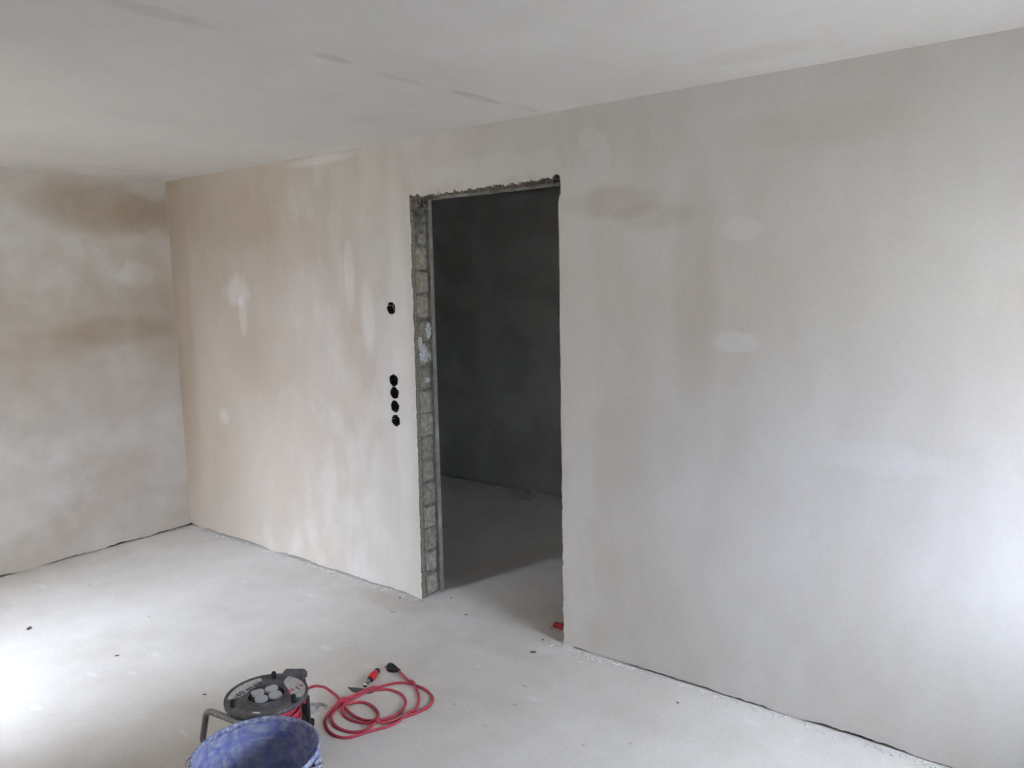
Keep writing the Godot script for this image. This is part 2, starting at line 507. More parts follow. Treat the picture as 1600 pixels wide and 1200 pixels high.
# inner face runs along `along` from `at`, thickness 0.3 goes along `out`
func wall_with_opening(called: String, at: Vector3, along: Vector3, out: Vector3, length: float, a: float, b: float, sill: float, head: float, win: String, e0: float, e1: float) -> void:
	var st := tool()
	var T := 0.5
	var put := func(s: SurfaceTool, u0: float, u1: float, y0: float, y1: float, d0: float, d1: float, bev: float):
		var p := at + along * u0 + out * d0 + Vector3.UP * y0
		var q := at + along * u1 + out * d1 + Vector3.UP * y1
		box(s, Vector3(minf(p.x, q.x), p.y, minf(p.z, q.z)), Vector3(maxf(p.x, q.x), q.y, maxf(p.z, q.z)), bev)
	put.call(st, -e0, a, 0.0, ROOM_H, 0.0, T, 0.0)
	put.call(st, b, length + e1, 0.0, ROOM_H, 0.0, T, 0.0)
	put.call(st, a, b, 0.0, sill, 0.0, T, 0.0)
	put.call(st, a, b, head, ROOM_H, 0.0, T, 0.0)
	structure(piece(called, st, M.plaster, self), "plastered outer wall with a tall window opening")
	var w := base(win)
	structure(w, "tall white framed window")
	st = tool()
	var f := 0.06
	put.call(st, a, a + f, sill, head, 0.36, 0.43, 0.006)
	put.call(st, b - f, b, sill, head, 0.36, 0.43, 0.006)
	put.call(st, a + f, b - f, sill, sill + f, 0.36, 0.43, 0.006)
	put.call(st, a + f, b - f, head - f, head, 0.36, 0.43, 0.006)
	piece("window_frame", st, M.frame, w)
	st = tool()
	var p := at + along * (a + f) + out * 0.395 + Vector3.UP * (sill + f)
	var q := at + along * (b - f) + out * 0.395 + Vector3.UP * (head - f)
	quad(st, p, Vector3(q.x, p.y, q.z), q, Vector3(p.x, q.y, p.z))
	piece("pane", st, M.glass, w)

# ------------------------------------------------------------------ plaster sheets with ragged edges
const SHEET := 0.025
var sheet_w := 6.0

func suv(p: Vector2) -> Vector2:
	return Vector2(p.x / sheet_w, 1.0 - p.y / ROOM_H)

func sheet_quad(st: SurfaceTool, a: Vector2, b: Vector2, c: Vector2, d: Vector2) -> void:
	quad_uv(st, [Vector3(a.x, a.y, 0), Vector3(b.x, b.y, 0), Vector3(c.x, c.y, 0), Vector3(d.x, d.y, 0)], [suv(a), suv(b), suv(c), suv(d)])

func sheet_rect(st: SurfaceTool, u0: float, u1: float, y0: float, y1: float) -> void:
	sheet_quad(st, Vector2(u0, y0), Vector2(u1, y0), Vector2(u1, y1), Vector2(u0, y1))

# the broken edge itself: from p to q with the plaster on the left hand
var edges: SurfaceTool

func sheet_edge(_st: SurfaceTool, p: Vector2, q: Vector2) -> void:
	quad_uv(edges, [Vector3(p.x, p.y, 0), Vector3(p.x, p.y, -SHEET), Vector3(q.x, q.y, -SHEET), Vector3(q.x, q.y, 0)], [suv(p), suv(p), suv(q), suv(q)])

func gap_height(u: float, sd: float) -> float:
	var v := wob.get_noise_2d(u * 2.3, sd) * 0.030 + wob.get_noise_2d(u * 30.0, sd + 9.0) * 0.006 + 0.009
	return clampf(v, 0.0, 0.018)

func sheet_bottom(st: SurfaceTool, u0: float, u1: float, top: float, sd: float) -> void:
	var n := maxi(2, int((u1 - u0) / 0.011))
	for k in n:
		var a := lerpf(u0, u1, float(k) / n)
		var b := lerpf(u0, u1, float(k + 1) / n)
		var p := Vector2(a, gap_height(a, sd))
		var q := Vector2(b, gap_height(b, sd))
		sheet_quad(st, p, q, Vector2(b, top), Vector2(a, top))
		if p.y > 0.0 or q.y > 0.0:
			sheet_edge(st, p, q)

const HOLES := [[2.142, 1.557], [2.139, 1.178], [2.143, 1.110], [2.141, 1.037], [2.143, 0.961]]

func hole_outline(i: int) -> PackedVector2Array:
	var c := Vector2(HOLES[i][0], HOLES[i][1])
	var out := PackedVector2Array()
	for k in 32:
		var a := TAU * k / 32.0
		var r := 0.0325 + wob.get_noise_2d(cos(a) * 1.6 + i * 7.3, sin(a) * 1.6) * 0.008 + wob.get_noise_2d(cos(a) * 5.0 + i * 3.0, sin(a) * 5.0 + 40.0) * 0.004
		out.append(c + Vector2(cos(a), sin(a)) * clampf(r, 0.0275, 0.0350))
	return out

func left_edge(y: float) -> float:
	var pts := [[0.0, 2.293], [0.3, 2.298], [0.7, 2.302], [1.1, 2.304], [1.43, 2.307], [1.65, 2.309], [1.70, 2.303], [1.73, 2.300], [1.77, 2.310], [1.95, 2.311], [2.03, 2.308], [2.08, 2.305], [2.2, 2.305]]
	var v := 2.3
	for k in pts.size() - 1:
		if y >= pts[k][0] and y <= pts[k + 1][0]:
			v = lerpf(pts[k][1], pts[k + 1][1], (y - pts[k][0]) / (pts[k + 1][0] - pts[k][0]))
	return v - 0.004 + wob.get_noise_2d(y * 35.0, 3.0) * 0.005 + wob.get_noise_2d(y * 9.0, 8.0) * 0.004

func right_edge(y: float) -> float:
	return 3.206 + wob.get_noise_2d(y * 34.0, 23.0) * 0.006 + wob.get_noise_2d(y * 8.0, 28.0) * 0.003 - 0.003 * exp(-pow((y - 1.98) / 0.04, 2.0)) + (0.012 if y > 2.05 else 0.0)

func make_back_wall() -> void:
	var wall := base("wall_back")
	structure(wall, "bare plastered wall with a rough doorway and socket holes")
	sheet_w = ROOM_W
	edges = tool()
	var st := tool()
	var top := 2.075
	var lu := DL - 0.05
	var ru := DR + 0.05
	# left of the doorway, with a column of cells round the socket holes
	sheet_bottom(st, 0.0, lu, 0.06, 1.0)
	var c0 := 2.07
	var c1 := 2.215
	sheet_rect(st, 0.0, c0, 0.06, ROOM_H)
	sheet_rect(st, c1, lu, 0.06, ROOM_H)
	var cuts := [[1.557 - 0.05, 1.557 + 0.05, 0], [1.144, 1.23, 1], [1.0735, 1.144, 2], [0.999, 1.0735, 3], [0.91, 0.999, 4]]
	sheet_rect(st, c0, c1, 0.06, 0.91)
	sheet_rect(st, c0, c1, 1.23, 1.507)
	sheet_rect(st, c0, c1, 1.607, ROOM_H)
	for cut in cuts:
		var o := hole_outline(cut[2])
		var c := Vector2(HOLES[cut[2]][0], HOLES[cut[2]][1])
		var ring := PackedVector2Array()
		for p in o:
			var d := (p - c).normalized()
			var t := 1e9
			if d.x > 1e-6: t = minf(t, (c1 - c.x) / d.x)
			if d.x < -1e-6: t = minf(t, (c0 - c.x) / d.x)
			if d.y > 1e-6: t = minf(t, (cut[1] - c.y) / d.y)
			if d.y < -1e-6: t = minf(t, (cut[0] - c.y) / d.y)
			ring.append(c + d * t)
		for k in o.size():
			var k2 := (k + 1) % o.size()
			sheet_quad(st, o[k], ring[k], ring[k2], o[k2])
			# fill the corner where two neighbouring rays end on different sides
			if absf(ring[k].x - ring[k2].x) > 1e-5 and absf(ring[k].y - ring[k2].y) > 1e-5:
				var corner := Vector2(c1 if maxf(ring[k].x, ring[k2].x) > c.x else c0, cut[1] if maxf(ring[k].y, ring[k2].y) > c.y else cut[0])
				sheet_quad(st, ring[k], corner, ring[k2], ring[k2])
			sheet_edge(st, o[k2], o[k])
	# ragged strips beside the doorway
	var n := 190
	for k in n:
		var a := top * k / n
		var b := top * (k + 1) / n
		sheet_quad(st, Vector2(lu, a), Vector2(left_edge(a), a), Vector2(left_edge(b), b), Vector2(lu, b))
		sheet_edge(st, Vector2(left_edge(b), b), Vector2(left_edge(a), a))
		sheet_quad(st, Vector2(right_edge(a), a), Vector2(ru, a), Vector2(ru, b), Vector2(right_edge(b), b))
		sheet_edge(st, Vector2(right_edge(a), a), Vector2(right_edge(b), b))
	# ragged top
	var tops := [Vector2(lu, top), Vector2(left_edge(top), top), Vector2(2.304, 2.131), Vector2(2.315, 2.122), Vector2(2.33, 2.119), Vector2(2.345, 2.113)]
	var u := 2.355
	while u < 3.165:
		var j := 0.014 * maxf(0.0, wob.get_noise_2d(u * 45.0, 61.0)) + 0.010 * wob.get_noise_2d(u * 16.0, 65.0) + 0.006 * wob.get_noise_2d(u * 110.0, 69.0)
		tops.append(Vector2(u, lerpf(2.112, 2.124, (u - 2.35) / 0.8) + j))
		u += 0.006
	tops.append_array([Vector2(3.172, 2.121), Vector2(3.178, 2.131), Vector2(3.186, 2.138), Vector2(3.197, 2.140), Vector2(3.207, 2.136), Vector2(3.2145, 2.127), Vector2(3.216, 2.11), Vector2(3.217, 2.09), Vector2(right_edge(top), top), Vector2(ru, top)])
	for k in tops.size() - 1:
		var p: Vector2 = tops[k]
		var q: Vector2 = tops[k + 1]
		sheet_quad(st, p, q, Vector2(q.x, 2.2), Vector2(p.x, 2.2))
		if k > 0 and k < tops.size() - 2:
			sheet_edge(st, p, q)
	sheet_rect(st, lu, ru, 2.2, ROOM_H)
	# right of the doorway
	sheet_rect(st, ru, ROOM_W, 0.06, ROOM_H)
	sheet_bottom(st, ru, ROOM_W, 0.06, 1.0)
	piece("plaster", st, M.wall_back, wall)
	piece("plaster_edge", edges, M.cut_edge, wall)
	# masonry core, opened for the doorway and for the socket boxes
	var core := CSGCombiner3D.new()
	core.name = "masonry"
	core.material_override = M.mortar
	wall.add_child(core, true)
	var cb := CSGBox3D.new()
	cb.size = Vector3(ROOM_W + 0.8, ROOM_H, CORE_A - CORE_B)
	cb.position = Vector3(ROOM_W / 2, ROOM_H / 2, (CORE_A + CORE_B) / 2)
	cb.name = "masonry_block"
	core.add_child(cb)
	var co := CSGBox3D.new()
	co.size = Vector3(DR - DL + 0.14, 2.14 + 0.2, 0.4)
	co.position = Vector3((DL + DR) / 2, 2.14 / 2 - 0.1, -0.08)
	co.operation = CSGShape3D.OPERATION_SUBTRACTION
	co.name = "doorway_cut"
	core.add_child(co)
	for h in HOLES:
		var cy := CSGCylinder3D.new()
		cy.radius = 0.0370
		cy.height = 0.10
		cy.sides = 28
		cy.rotation.x = PI / 2
		cy.position = Vector3(h[0], h[1], -0.025)
		cy.operation = CSGShape3D.OPERATION_SUBTRACTION
		cy.name = "socket_cut"
		core.add_child(cy, true)
	# plaster on the far side: a smooth lining with a straight edge
	st = tool()
	box(st, Vector3(-0.4, 0, FAR), Vector3(DL + 0.003, ROOM_H, CORE_B))
	box(st, Vector3(DR - 0.003, 0, FAR), Vector3(ROOM_W + 0.6, ROOM_H, CORE_B))
	box(st, Vector3(DL + 0.003, DH - 0.002, FAR), Vector3(DR - 0.003, ROOM_H, CORE_B))
	piece("far_plaster", st, M.lining, wall)
	make_jambs(wall)

func make_jambs(wall: Node3D) -> void:
	# the mortar that the bricks sit in
	for s in [-1.0, 1.0]:
		var st := tool(true)
		var x0: float = DL if s < 0 else DR
		var face := func(i: int, j: int) -> Vector3:
			var y := 2.135 * j / 150.0
			var z := lerpf(-0.128, CORE_A, maxf(0.0, i - 0.8) / 9.2)
			var up := smoothstep(1.72, 2.05, y)
			var d := -0.009 + wob.get_noise_3d(y * 22.0, z * 40.0, 5.0 + s) * 0.005
			d += up * (0.009 + wob.get_noise_3d(y * 14.0, z * 25.0, 15.0 + s) * 0.022 + wob.get_noise_3d(y * 50.0, z * 70.0, 19.0) * 0.009)
			if i < 3 and y > 1.75: d -= 0.008 * up
			if i > 8: d += 0.006
			if i == 0: d = -0.07
			return Vector3(x0 - s * d, y, z)
		if s < 0: grid(st, 10, 150, func(i, j): return face.call(10 - i, j))
		else: grid(st, 10, 150, face)
		piece("mortar", st, M.mortar, wall, true)
	# bricks, one by one, in 125 mm courses
	var g := RandomNumberGenerator.new()
	g.seed = 31
	var shapes := []
	for v in 4:
		var st := tool()
		var h := Vector3(0.0575, 0.0565, 0.0465)
		var t := SurfaceTool.new()
		box(st, -h, h, 0.004 + 0.002 * v)
		st.generate_normals()
		var arr := st.commit_to_arrays()
		var vs: PackedVector3Array = arr[Mesh.ARRAY_VERTEX]
		for k in vs.size():
			var q := vs[k]
			vs[k] = q + Vector3(wob.get_noise_3d(q.x * 60 + v * 9.0, q.y * 60, q.z * 60), wob.get_noise_3d(q.y * 60 + v * 5.0, q.x * 60, q.z * 60), wob.get_noise_3d(q.z * 60 + 3.0, q.y * 60, q.x * 60 + v * 4.0)) * 0.006
		t.begin(Mesh.PRIMITIVE_TRIANGLES)
		t.set_smooth_group(-1)
		for q in vs: t.add_vertex(q)
		t.generate_normals()
		shapes.append(t.commit())
	for s in [-1.0, 1.0]:
		for k in 17:
			var y := 0.004 + 0.125 * k + 0.0565 + 0.002
			if k == 16: continue
			var b := MeshInstance3D.new()
			b.name = "brick"
			b.mesh = shapes[g.randi() % 4]
			b.material_override = M.bricks[g.randi() % 4]
			var face: float = (DL - 0.0025) if s < 0 else (DR + 0.0025)
			b.position = Vector3(face + s * (0.0575 + g.randf_range(-0.002, 0.003)), y + g.randf_range(-0.002, 0.002), -0.083 + g.randf_range(-0.003, 0.002))
			b.rotation = Vector3(g.randf_range(-0.02, 0.02), g.randf_range(-0.03, 0.03) + (PI if g.randf() < 0.5 else 0.0), g.randf_range(-0.012, 0.012))
			wall.add_child(b, true)
	# white plaster smears on the left jamb
	for p in [[1.437, -0.118, 0.042, 0.024], [1.375, -0.052, 0.035, 0.018], [1.318, -0.080, 0.045, 0.034], [1.30, -0.122, 0.022, 0.008], [1.178, -0.095, 0.014, 0.026]]:
		var st := tool(true)
		var off: float = p[0] * 31.0
		var f := func(i: int, j: int) -> Vector3:
			var a := TAU * j / 26.0
			var r := i / 5.0
			var edge := 1.0 + wob.get_noise_2d(cos(a) * 2.5 + off, sin(a) * 2.5) * 0.75 + wob.get_noise_2d(cos(a) * 5.0 + off, sin(a) * 5.0) * 0.22
			var lift := (1.0 - r * r) * 0.005 + 0.0015 + wob.get_noise_2d(cos(a) * r * 9.0, sin(a) * r * 9.0 + off) * 0.002
			if i == 5: lift = -0.004
			return Vector3(DL - 0.001 + lift, p[0] + sin(a) * r * edge * p[2], p[1] + cos(a) * r * edge * p[3])
		grid(st, 5, 26, func(i, j): return f.call(i, 26 - j))
		var o := piece("plaster_smear", st, M.patch, wall, true)
		o.set_meta("label", "white plaster smear")
	# rough underside of the lintel with crumbs hanging in the broken edge
	var st := tool(true)
	var sof := func(i: int, j: int) -> Vector3:
		var x := lerpf(DL - 0.02, DR + 0.02, i / 110.0)
		var z := lerpf(CORE_B, -0.012, j / 16.0)
		var y := 2.124 + wob.get_noise_3d(x * 16.0, z * 30.0, 71.0) * 0.014 + wob.get_noise_3d(x * 55.0, z * 70.0, 75.0) * 0.011
		if j < 3: y += 0.004
		return Vector3(x, y, z)
	grid(st, 110, 16, sof)
	piece("lintel_underside", st, M.rubble, wall, true)
	st = tool()
	for k in 150:
		var x := g.randf_range(DL + 0.01, DR - 0.02)
		var r := g.randf_range(0.003, 0.012)
		crumb(st, Vector3(x, lerpf(2.116, 2.124, (x - DL) / 0.91) + g.randf_range(-0.008, 0.006), g.randf_range(-0.05, -0.004)), Vector3(r * 1.4, r * 0.9, r), g)
	for k in 22:
		var r := g.randf_range(0.006, 0.014)
		crumb(st, Vector3(DL + g.randf_range(-0.004, 0.01), g.randf_range(2.03, 2.12), g.randf_range(-0.12, -0.02)), Vector3(r, r, r * 1.4), g)
	var o := piece("lintel_crumbs", st, M.rubble, wall)
	o.set_meta("kind", "stuff")

func make_left_wall() -> void:
	var wall := base("wall_left")
	structure(wall, "mottled damp plastered wall on the left")
	sheet_w = ROOM_D
	edges = tool()
	var st := tool()
	sheet_bottom(st, 0.0, ROOM_D, 0.06, 14.0)
	sheet_rect(st, 0.0, ROOM_D, 0.06, ROOM_H)
	var pl := piece("plaster", st, M.wall_left, wall)
	pl.rotation.y = PI / 2
	pl.position = Vector3(0, 0, ROOM_D)
	var ed := piece("plaster_edge", edges, M.cut_edge, wall)
	ed.transform = pl.transform
	st = tool()
	box(st, Vector3(-0.4, 0, -0.025), Vector3(-0.025, ROOM_H, ROOM_D + 0.3))
	piece("masonry", st, M.mortar, wall)

# ------------------------------------------------------------------ socket boxes
func make_sockets() -> void:
	var labels := ["single dark flush socket box alone in the wall left of the doorway, at switch height", "topmost dark flush socket box in the column of four left of the doorway", "second from top dark flush socket box in the column of four beside the doorway", "third from top dark flush socket box in the column of four beside the doorway", "lowest dark flush socket box in the column of four left of the doorway"]
	var g := RandomNumberGenerator.new()
	g.seed = 4
	for i in 5:
		var b := base("socket_box", Vector3(HOLES[i][0], HOLES[i][1], 0.009))
		tag(b, labels[i], "socket box", "flush socket boxes left of the doorway")
		var bs := Basis(Vector3.RIGHT, PI / 2)
		var st := tool(true)
		# outer wall back to front, over the lip, down the inside to the floor of the cup
		lathe(st, [Vector2(0.0, -0.048), Vector2(0.030, -0.048), Vector2(0.0335, -0.044), Vector2(0.0335, -0.013), Vector2(0.032, -0.012), Vector2(0.030, -0.013), Vector2(0.029, -0.043), Vector2(0.0, -0.044)], 28, Vector3.ZERO, bs)
		piece("cup", st, M.socket, b)
		for s in [-1.0, 1.0]:
			st = tool()
			box(st, Vector3(s * 0.026 - 0.003, -0.004, -0.040), Vector3(s * 0.026 + 0.003, 0.004, -0.022), 0.001)
			piece("screw_post", st, M.socket, b)
		st = tool(true)
		tube(st, curve([Vector3(0.004, 0.028, -0.03), Vector3(-0.006, 0.012, -0.026), Vector3(0.008, -0.002, -0.022), Vector3(0.002, -0.016, -0.032)], 0.004), 0.0032, 8)
		piece("cable_stub", st, M.steel if i == 0 else M.socket, b)

# ------------------------------------------------------------------ bucket
func make_bucket() -> void:
	var b := base("mortar_bucket", Vector3(3.147, 0, 1.595))
	tag(b, "blue plastic mortar bucket smeared with dried plaster, in front of the cable reel", "bucket")
	var st := tool(true)
	var prof := [Vector2(0, 0.004), Vector2(0.128, 0.004), Vector2(0.138, 0.0), Vector2(0.142, 0.006), Vector2(0.178, 0.232), Vector2(0.181, 0.236), Vector2(0.1895, 0.238), Vector2(0.191, 0.241), Vector2(0.1865, 0.270)]
	lathe(st, prof, 72)
	piece("body", st, M.bucket, b, true)
	st = tool(true)
	lathe(st, [Vector2(0.1850, 0.270), Vector2(0.1790, 0.235), Vector2(0.139, 0.012), Vector2(0, 0.010)], 72)
	var film := piece("dried_plaster_film", st, M.bucket_inside, b, true)
	film.set_meta("label", "greyish film of dried plaster inside")
	st = tool(true)
	lathe(st, [Vector2(0.1840, 0.262), Vector2(0.1905, 0.264), Vector2(0.1925, 0.270), Vector2(0.1912, 0.278), Vector2(0.1875, 0.281), Vector2(0.1840, 0.279), Vector2(0.1825, 0.268), Vector2(0.1840, 0.262)], 72)
	piece("rim", st, M.bucket_rim, b, true)
	# wire bail folded down over the near rim, hooked into two ears
	var ax := Vector3(0.868, 0, -0.497)
	var side := Vector3(0.497, 0, 0.868)
	for s in [-1.0, 1.0]:
		st = tool()
		var at: Vector3 = ax * s * 0.196
		var bs := Basis(ax * s, Vector3.UP, side * s)
		var ear := tool()
		box(ear, Vector3(-0.008, -0.020, -0.019), Vector3(0.006, 0.016, 0.019), 0.004)
		var arr := ear.commit_to_arrays()
		var vs: PackedVector3Array = arr[Mesh.ARRAY_VERTEX]
		for q in vs: st.add_vertex(bs * q + at + Vector3.UP * 0.25)
		piece("ear", st, M.bucket_rim, b)
	var pts := [ax * -0.215 + Vector3.UP * 0.25, ax * -0.204 + Vector3.UP * 0.25]
	for k in 25:
		var a := PI - PI * k / 24.0
		var out := sin(a)
		pts.append(ax * cos(a) * 0.203 + side * out * 0.188 + Vector3.UP * (0.25 + out * 0.062))
	pts.append(ax * 0.204 + Vector3.UP * 0.25); pts.append(ax * 0.215 + Vector3.UP * 0.25)
	st = tool(true)
	tube(st, curve(pts, 0.012), 0.003, 8)
	var bail := piece("bail", st, M.chrome, b, true)
	st = tool(true)
	var gp := []
	for k in range(5, 14):
		gp.append(pts[k + 4])
	tube(st, curve(gp, 0.012), 0.010, 12)
	piece("grip", st, M.lid, bail, true)

# ------------------------------------------------------------------ cable reel
func flat_text(what: String, height: float, from: Vector3, to: Vector3, mat: Material, parent: Node, called: String) -> void:
	var tm := TextMesh.new()
	tm.text = what
	tm.font_size = 48
	tm.pixel_size = height / 34.0
	tm.depth = 0.0006
	var fnt := SystemFont.new()
	fnt.font_names = PackedStringArray(["Droid Sans"])
	fnt.font_weight = 700
	tm.font = fnt
	var o := MeshInstance3D.new()
	o.name = called
	o.mesh = tm
	o.material_override = mat
	var x := (to - from).normalized()
	o.transform = Transform3D(Basis(x, Vector3.UP.cross(x), Vector3.UP), (from + to) / 2)
	parent.add_child(o, true)

func make_reel() -> void:
	var C := Vector3(2.784, 0, 1.308)
	var reel := base("cable_reel", C)
	tag(reel, "dark grey cable reel lying face up with red cord uncoiled across the floor", "cable reel")
	# upper flange with the face plate
	var st := tool(true)
	lathe(st, [Vector2(0.0, 0.196), Vector2(0.140, 0.196), Vector2(0.1465, 0.199), Vector2(0.1475, 0.207), Vector2(0.1465, 0.215), Vector2(0.1440, 0.216), Vector2(0.1415, 0.211), Vector2(0.073, 0.211), Vector2(0.071, 0.216), Vector2(0.067, 0.216), Vector2(0.064, 0.207), Vector2(0.0, 0.207)], 72)
	piece("face_plate", st, M.grey_plastic, reel)
	st = tool(true)
	lathe(st, [Vector2(0.0640, 0.2072), Vector2(0.0640, 0.2092), Vector2(0.0, 0.2092)], 48)
	piece("socket_panel", st, M.rubber, reel)
	for k in 4:
		var a := deg_to_rad(66.0 + 90.0 * k)
		var bs := Basis(Vector3.UP, -a)
		var outl := PackedVector2Array()
		for j in 22:                               # round lid with a notched hinge tab pointing outwards
			var t := deg_to_rad(25.0) + deg_to_rad(310.0) * j / 21.0
			outl.append(Vector2(0.0345 + cos(t) * 0.0215, sin(t) * 0.0235))
		outl.append_array([Vector2(0.0600, -0.008), Vector2(0.0600, 0.008)])
		var turned := PackedVector2Array()
		for p in outl:
			var w := bs * Vector3(p.x, 0, p.y)
			turned.append(Vector2(w.x, w.z))
		st = tool()
		slab(st, turned, 0.2085, 0.2170)
		piece("socket_lid", st, M.lid, reel)
	for a in [-132.0, 104.0, -15.0]:
		st = tool(true)
		lathe(st, [Vector2(0.0095, 0.209), Vector2(0.0085, 0.232), Vector2(0.0065, 0.2355), Vector2(0.0, 0.236)], 16, Vector3(cos(deg_to_rad(a)), 0, sin(deg_to_rad(a))) * 0.121)
		piece("peg", st, M.rubber, reel, true)
	# two worn stickers with their print
	st = tool()
	var left := PackedVector2Array()
	for k in 15:
		var a := deg_to_rad(lerpf(128.0, 206.0, k / 14.0))
		left.append(Vector2(cos(a), sin(a)) * 0.135)
	for p in [[0.118, 207.0], [0.078, 186.0], [0.076, 152.0], [0.092, 134.0]]:
		left.append(Vector2(cos(deg_to_rad(p[1])), sin(deg_to_rad(p[1]))) * p[0])
	slab(st, left, 0.2105, 0.2118)
	var sl := piece("length_sticker", st, M.sticker, reel)
	sl.set_meta("label", "worn grey sticker printed with a cable length")
	flat_text("-40 max", 0.024, Vector3(2.706, 0.2119, 1.388) - C, Vector3(2.690, 0.2119, 1.272) - C, M.ink, sl, "print")
	st = tool()
	var right := PackedVector2Array()
	for k in 15:
		var a := deg_to_rad(lerpf(-110.0, -28.0, k / 14.0))
		right.append(Vector2(cos(a), sin(a)) * 0.138)
	for p in [[0.105, -27.0], [0.084, -42.0], [0.077, -66.0], [0.081, -92.0], [0.098, -106.0]]:
		right.append(Vector2(cos(deg_to_rad(p[1])), sin(deg_to_rad(p[1]))) * p[0])
	slab(st, right, 0.2105, 0.2118)
	var sr := piece("rating_sticker", st, M.sticker, reel)
	sr.set_meta("label", "worn pale sticker with red print")
	flat_text("SN", 0.022, Vector3(2.836, 0.2119, 1.268) - C, Vector3(2.832, 0.2119, 1.222) - C, M.red_ink, sr, "print")
	flat_text("/", 0.026, Vector3(2.846, 0.2119, 1.224) - C, Vector3(2.841, 0.2119, 1.204) - C, M.ink, sr, "print")
	flat_text("H", 0.018, Vector3(2.835, 0.2119, 1.208) - C, Vector3(2.833, 0.2119, 1.182) - C, M.red_ink, sr, "print")
	st = tool()
	slab(st, PackedVector2Array([Vector2(0.062, 0.098), Vector2(0.083, 0.083), Vector2(0.089, 0.091), Vector2(0.067, 0.106)]), 0.2105, 0.2116)
	var chip := piece("small_sticker", st, M.frame, reel)
	chip.set_meta("label", "small white sticker")
	# drum, lower flange and hub
	st = tool(true)
	lathe(st, [Vector2(0.0, 0.082), Vector2(0.128, 0.082), Vector2(0.134, 0.087), Vector2(0.130, 0.093), Vector2(0.088, 0.094), Vector2(0.088, 0.197)], 60)
	piece("drum", st, M.black, reel)
	st = tool(true)
	lathe(st, [Vector2(0.0, 0.0), Vector2(0.058, 0.0), Vector2(0.062, 0.006), Vector2(0.052, 0.083)], 36)
	piece("hub", st, M.rubber, reel)
	# the cord still wound on the drum
	st = tool(true)
	for layer in 3:
		for k in 9:
			var pts := PackedVector3Array()
			var ph := k * 1.7 + layer * 0.9
			for j in 56:
				var a := TAU * j / 56.0
				var r := 0.094 + layer * 0.0095 + sin(a * 2.0 + ph) * 0.0025
				pts.append(Vector3(cos(a) * r, clampf(0.101 + k * 0.0108 + sin(a + ph * 2.3) * 0.012 * (0.4 + layer * 0.3), 0.100, 0.189), sin(a) * r))
			tube(st, pts, 0.0052, 8, true)
	piece("wound_cord", st, M.cord, reel, true)
	# bent steel tube frame: a floor loop under the drum and an upright foot on the near side
	var fr := [Vector3(2.80, 0.012, 1.20), Vector3(2.66, 0.012, 1.30), Vector3(2.70, 0.012, 1.42), Vector3(2.564, 0.012, 1.446), Vector3(2.644, 0.178, 1.464), Vector3(2.925, 0.178, 1.425), Vector3(2.985, 0.012, 1.405), Vector3(2.88, 0.012, 1.36)]
	for k in fr.size(): fr[k] -= C
	st = tool(true)
	tube(st, bent(fr, 0.035, true), 0.0115, 14, true)
	piece("tube_frame", st, M.steel, reel, true)
	# black bracket behind the drum with a rounded carrying grip on top
	var dirv := Vector3(0.80, 0, -0.60)              # along the grip, running left to right
	var back := Vector3(-0.60, 0, -0.80)
	var mid := Vector3(2.748, 0, 1.158) - C
	var bb := Basis(dirv, Vector3.UP, -back)
	var fix := func(src: SurfaceTool) -> SurfaceTool:
		var res := tool()
		var vv: PackedVector3Array = src.commit_to_arrays()[Mesh.ARRAY_VERTEX]
		for q in vv: res.add_vertex(mid + bb * q)
		return res
	var raw := tool()
	box(raw, Vector3(0.006, 0.0, -0.012), Vector3(0.040, 0.192, 0.010), 0.005)
	box(raw, Vector3(0.032, 0.0, 0.030), Vector3(0.064, 0.150, 0.056), 0.006)
	box(raw, Vector3(-0.04, 0.0, -0.012), Vector3(0.064, 0.03, 0.05), 0.005)
	piece("bracket", fix.call(raw), M.rubber, reel)
	raw = tool()
	box(raw, Vector3(-0.046, 0.190, -0.022), Vector3(0.046, 0.231, 0.012), 0.012)
	piece("carrying_grip", fix.call(raw), M.grey_plastic, reel)
	make_cord(reel, C)

